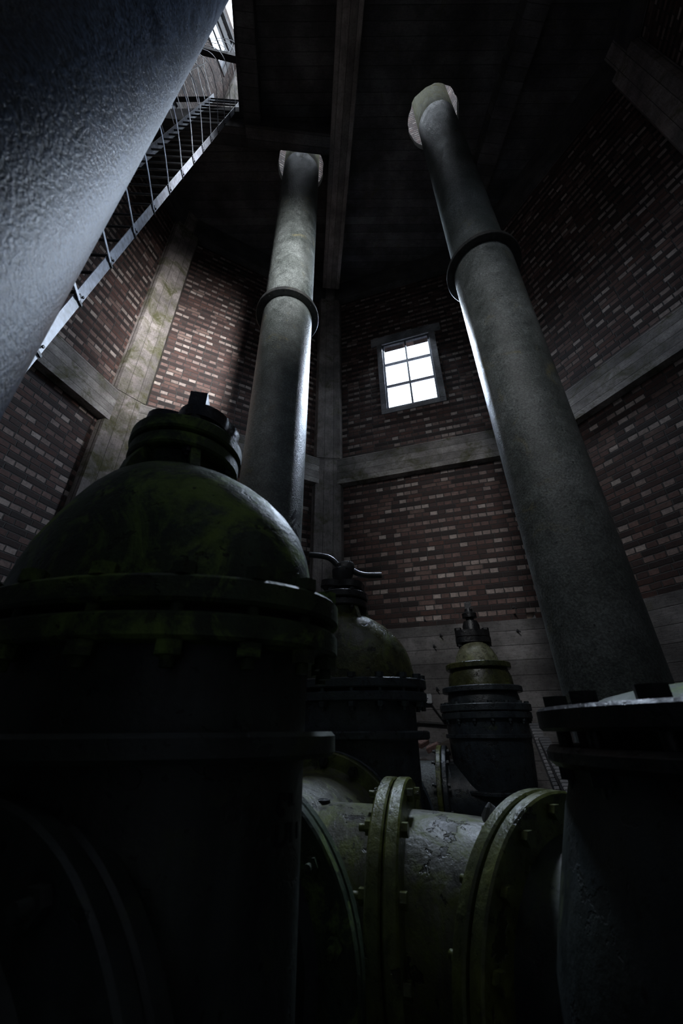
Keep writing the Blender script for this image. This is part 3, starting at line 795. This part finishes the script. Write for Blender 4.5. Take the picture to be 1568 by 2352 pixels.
# painted letters on the nearest valve body (oval, so solved in its own frame)
def hit_oval(px, py, A=.445, B=.285):
    d = ray(px, py); o = -V1; ox, oy = o.dot(W), o.dot(U); dx, dy = d.dot(W), d.dot(U)
    a = (dx/A)**2+(dy/B)**2; b = 2*(ox*dx/A**2+oy*dy/B**2); c = (ox/A)**2+(oy/B)**2-1
    t = (-b-math.sqrt(max(b*b-4*a*c, 0)))/(2*a)
    p = Vector((d.x*t, d.y*t, d.z*t+EYE)); lx_, ly_ = ox+dx*t, oy+dy*t
    n = (W*(lx_/A**2)+U*(ly_/B**2)).normalized(); return p, n
def g2(pts): return [(600+x/10.69, 1780+y/10.69) for x, y in pts]
let = [(g2([(600, 600), (560, 520), (480, 500), (440, 600), (425, 750), (440, 900), (500, 970), (560, 900)]), 1.0),
       (g2([(690, 450), (690, 700)]), .7), (g2([(750, 450), (750, 700)]), .7), (g2([(670, 725), (800, 725)]), .5),
       (g2([(385, 1220), (365, 1450), (345, 1740)]), 1.0), (g2([(360, 1750), (500, 1720), (590, 1620), (630, 1400), (620, 1180)]), .8),
       (g2([(720, 1160), (710, 1650)]), .8), (g2([(870, 1150), (865, 1540)]), .8)]
strokes_on(v1, 'painted_lettering', let, hit_oval, .009, M['marker'])

# ------------------------------------------------------------------ caged ladder
lw = .62
lad = tag(empty('caged_ladder', (-1.675-lw/2, .985, 0)), 'long steel caged ladder climbing from behind the nearest riser to the ceiling hatch', 'ladder')
lad.rotation_euler = (R(-8.6), R(-.6), R(3.5))
LL = 13.0
for sx in (-1, 1):
    mb = MB(); mb.box((sx*lw/2, 0, LL/2), (.007, .075, LL)); mb.box((sx*(lw/2-.028), .034, LL/2), (.056, .007, LL))
    mb.build('stringer', M['galv'] if sx > 0 else M['galv'], lad)
nr = 40
for i in range(nr):
    z = .35+i*.315
    MB().tube([(-lw/2, .0, z), (lw/2, .0, z)], .012, 8).build('rung', M['dark_steel'], lad)
for i in range(18):
    z = 2.15+i*.625
    if z > LL: break
    pts = []
    for k in range(25):
        t = PI*k/24
        pts.append((math.copysign(abs(math.cos(t))**.6, math.cos(t))*(lw/2+.012+.17*math.sin(t)), -.78*max(0.0, math.sin(t))**.8, z))
    mb = MB(); prev = None
    for p in pts:
        a = [mb.bm.verts.new((p[0]*1.0, p[1], p[2]+dz_)) for dz_ in (-.014, .014)]
        cen = Vector((0, -.2, p[2])); o_ = (Vector(p)-cen); o_.z = 0; o_ = o_.normalized()*.006
        b = [mb.bm.verts.new((p[0]+o_.x, p[1]+o_.y, p[2]+dz_)) for dz_ in (.014, -.014)]
        cur = a+b
        if prev:
            for k in range(4): mb.bm.faces.new((prev[k], prev[(k+1) % 4], cur[(k+1) % 4], cur[k]))
        else: mb.bm.faces.new(cur)
        prev = cur
    mb.bm.faces.new(list(reversed(prev)))
    mb.build('hoop', M['galv'], lad)
    for sx in (-1, 1):
        mb = MB(); mb.box((sx*(lw/2+.008), .0, z), (.012, .085, .02)); mb.box((sx*(lw/2+.012), -.012, z+.028), (.014, .018, .02)); mb.box((sx*(lw/2+.012), .014, z+.06), (.010, .014, .016))
        mb.build('clamp', M['dark_steel'], lad)
for (x, y) in ((-.37, -.45), ):
    mb = MB(); mb.box((x, y, LL/2+1.6), (.03, .006, LL-3.3)); mb.build('cage_strap', M['dark_steel'], lad)
MB().tube([(-lw/2-.02, 0, 12.55), (-1.3, .05, 12.5)], .04, 12).build('wall_bracket', M['dark_steel'], lad)
MB().box((-.1, .05, LL-.15), (.9, .05, .10)).build('top_plate', M['galv'], lad)
cb = tag(MB().box((0, 0, 0), (1.75, .09, .12)).build('steel_crossbar', M['dark_steel']), 'dark steel bar spanning the ceiling hatch across the ladder cage', 'bar')
cb.location = (-2.38, 1.98, EYE+9.98); cb.rotation_euler = (0, 0, R(10))

# ------------------------------------------------------------------ small things at the far wall and on the pipes
a0_, d0_, n0_, L0_ = wall_frame(0); rz0 = math.atan2(d0_.y, d0_.x)
def on_wall(s, h, out=0.0): return a0_ + d0_*s + n0_*(-.03-out) + Vector((0, 0, h+EYE))
jb = tag(empty('junction_box', on_wall(1.40, .30), rz0), 'small pale square junction box on the concrete plinth between the valves', 'electrical box')
MB().box((0, -.025, .055), (.11, .05, .11), None, .008).build('case', M['white_box'], jb)
MB().tube([(-.03, -.05, .085), (-.03, -.055, .085)], .008, 8).build('screw', M['dark_steel'], jb)
MB().tube([(.005, -.05, .055), (.005, -.055, .055)], .007, 8).build('screw', M['dark_steel'], jb)
pts = [on_wall(1.44, .295, .02), on_wall(1.50, .20, .012), on_wall(1.56, .12, .012), on_wall(1.66, .02, .012), on_wall(1.95, -.06, .012)]
cbl = tag(MB().tube(pts, .008, 8).build('power_cable', M['black_rubber']), 'thin black cable running down from the junction box', 'cable')
cd = tag(MB().tube([on_wall(1.22, -.9, .02), on_wall(1.22, -.25, .02), on_wall(1.22, .06, .02), on_wall(1.26, .09, .02), on_wall(1.9, .045, .02)], .016, 10).build('conduit_pipe', M['black_rubber']), 'black conduit bent at a right angle on the plinth below the junction box', 'conduit')
for (px, py, lb) in ((975, 1425, 'dark rusty anchor stub at the foot of the brickwork, left of the small valve'), (1011, 1458, 'dark anchor stub on the plinth just left of the small valve spindle'), (996, 1483, 'dark anchor stub in the middle of the plinth, left of the small valve dome'),
                     (1188, 1448, 'dark anchor stub on the plinth right of the small valve spindle'), (1003, 1581, 'dark anchor stub just above the pale junction box'), (1179, 1395, 'dark anchor stub in the brickwork near the thick riser')):
    d = ray(px, py); t = (a0_-n0_*.03).dot(n0_)/d.dot(n0_); p = Vector((d.x*t, d.y*t, d.z*t+EYE))
    mb = MB(); mb.tube([p+n0_*.03, p-n0_*.012], .016, 7); mb.tube([p-n0_*.01, p-n0_*.05+Vector((.03, 0, -.03))], .008, 6)
    tag(mb.build('anchor_stub', M['dark_steel']), lb, 'anchor', 'anchor stubs on the window wall')
# rubble heap with loose bricks
mb = MB(); hx, hy_ = 1.28, 5.02
rings = []
for i in range(15):
    f = i/14; rings.append((1.42*(1-(1-f)**1.0)*1.0, .50*math.sqrt(max(1-f**2.4, 0))+.004, .40*math.sqrt(max(1-f**2.4, 0))+.004))
mb.loft(rings, 40)
for v in mb.bm.verts:
    v.co += Vector((noise.noise(v.co*5), noise.noise(v.co*5+Vector((7, 0, 0))), noise.noise(v.co*5+Vector((0, 7, 0)))*.6))*.07
    v.co.z = max(v.co.z, 0)
hp = tag(mb.build('rubble_heap', M['rust'], None, 20), 'brown heap of rubble piled against the plinth behind the elbow pipe', 'rubble'); hp.location = (hx, hy_, 0)
for i, (px, py, f, rz, lb) in enumerate(((970, 1706, 4.75, .6, 'loose pinkish brick lying left on the rubble heap'), (994, 1717, 4.6, -.4, 'loose pinkish brick lying beside the far flange on the heap'))):
    d = ray(px, py); t = f/d.y; p = Vector((d.x*t, d.y*t, d.z*t+EYE))
    o = MB().box((0, 0, 0), (.13, .08, .05), None, .005).build('loose_brick', M['loose_brick']); o.location = p; o.rotation_euler = (.3, -.35, rz); tag(o, lb, 'brick', 'loose bricks on the heap')
# plank behind the elbow pipe
d = ray(972, 1738); t = 4.85/d.y
o = MB().box((0, 0, 0), (.9, .20, .03)).build('wooden_plank', M['wood']); o.location = (d.x*t, d.y*t, d.z*t+EYE); o.rotation_euler = (.35, .25, -.5); tag(o, 'weathered plank lying behind the far elbow pipe', 'plank')
# leaning struts right of the stepped valve
for (xa, ya, xb, yb, f, lb) in ((1226, 1668, 1300, 1850, 3.6, 'dark timber strut leaning right of the small stepped valve'), (1248, 1700, 1325, 1850, 3.45, 'thinner dark timber strut leaning beside the right-edge valve flange')):
    A_ = ray(xa, ya)*(f/ray(xa, ya).y); B_ = ray(xb, yb)*((f-.5)/ray(xb, yb).y)
    A_.z += EYE; B_.z += EYE; D_ = (B_-A_); B_ = A_+D_*((A_.z-.02)/(A_.z-B_.z)) if A_.z > B_.z else B_
    L_ = (B_-A_).length; o = MB().box((0, 0, 0), (.075, .06, L_), None, .004).build('timber_strut', M['wood']); o.location = (A_+B_)/2
    o.rotation_euler = (B_-A_).to_track_quat('Z', 'Y').to_euler(); tag(o, lb, 'strut', 'leaning timber struts')
# pointed stone on the reducer
d = ray(1128, 1876); sz = 1.62
mb = MB(); mb.loft([(0, .034, .03), (.015, .031, .027), (.038, .016, .014), (.050, .004, .004)], 9)
for v in mb.bm.verts: v.co += Vector((noise.noise(v.co*40), noise.noise(v.co*40+Vector((3, 0, 0))), 0))*.012
o = mb.build('pointed_stone', M['stone'], None, 15); t = 1.62/d.y; o.location = (d.x*t, d.y*t, d.z*t+EYE-.012); tag(o, 'small pointed grey stone sitting on the short reducer pipe', 'stone')
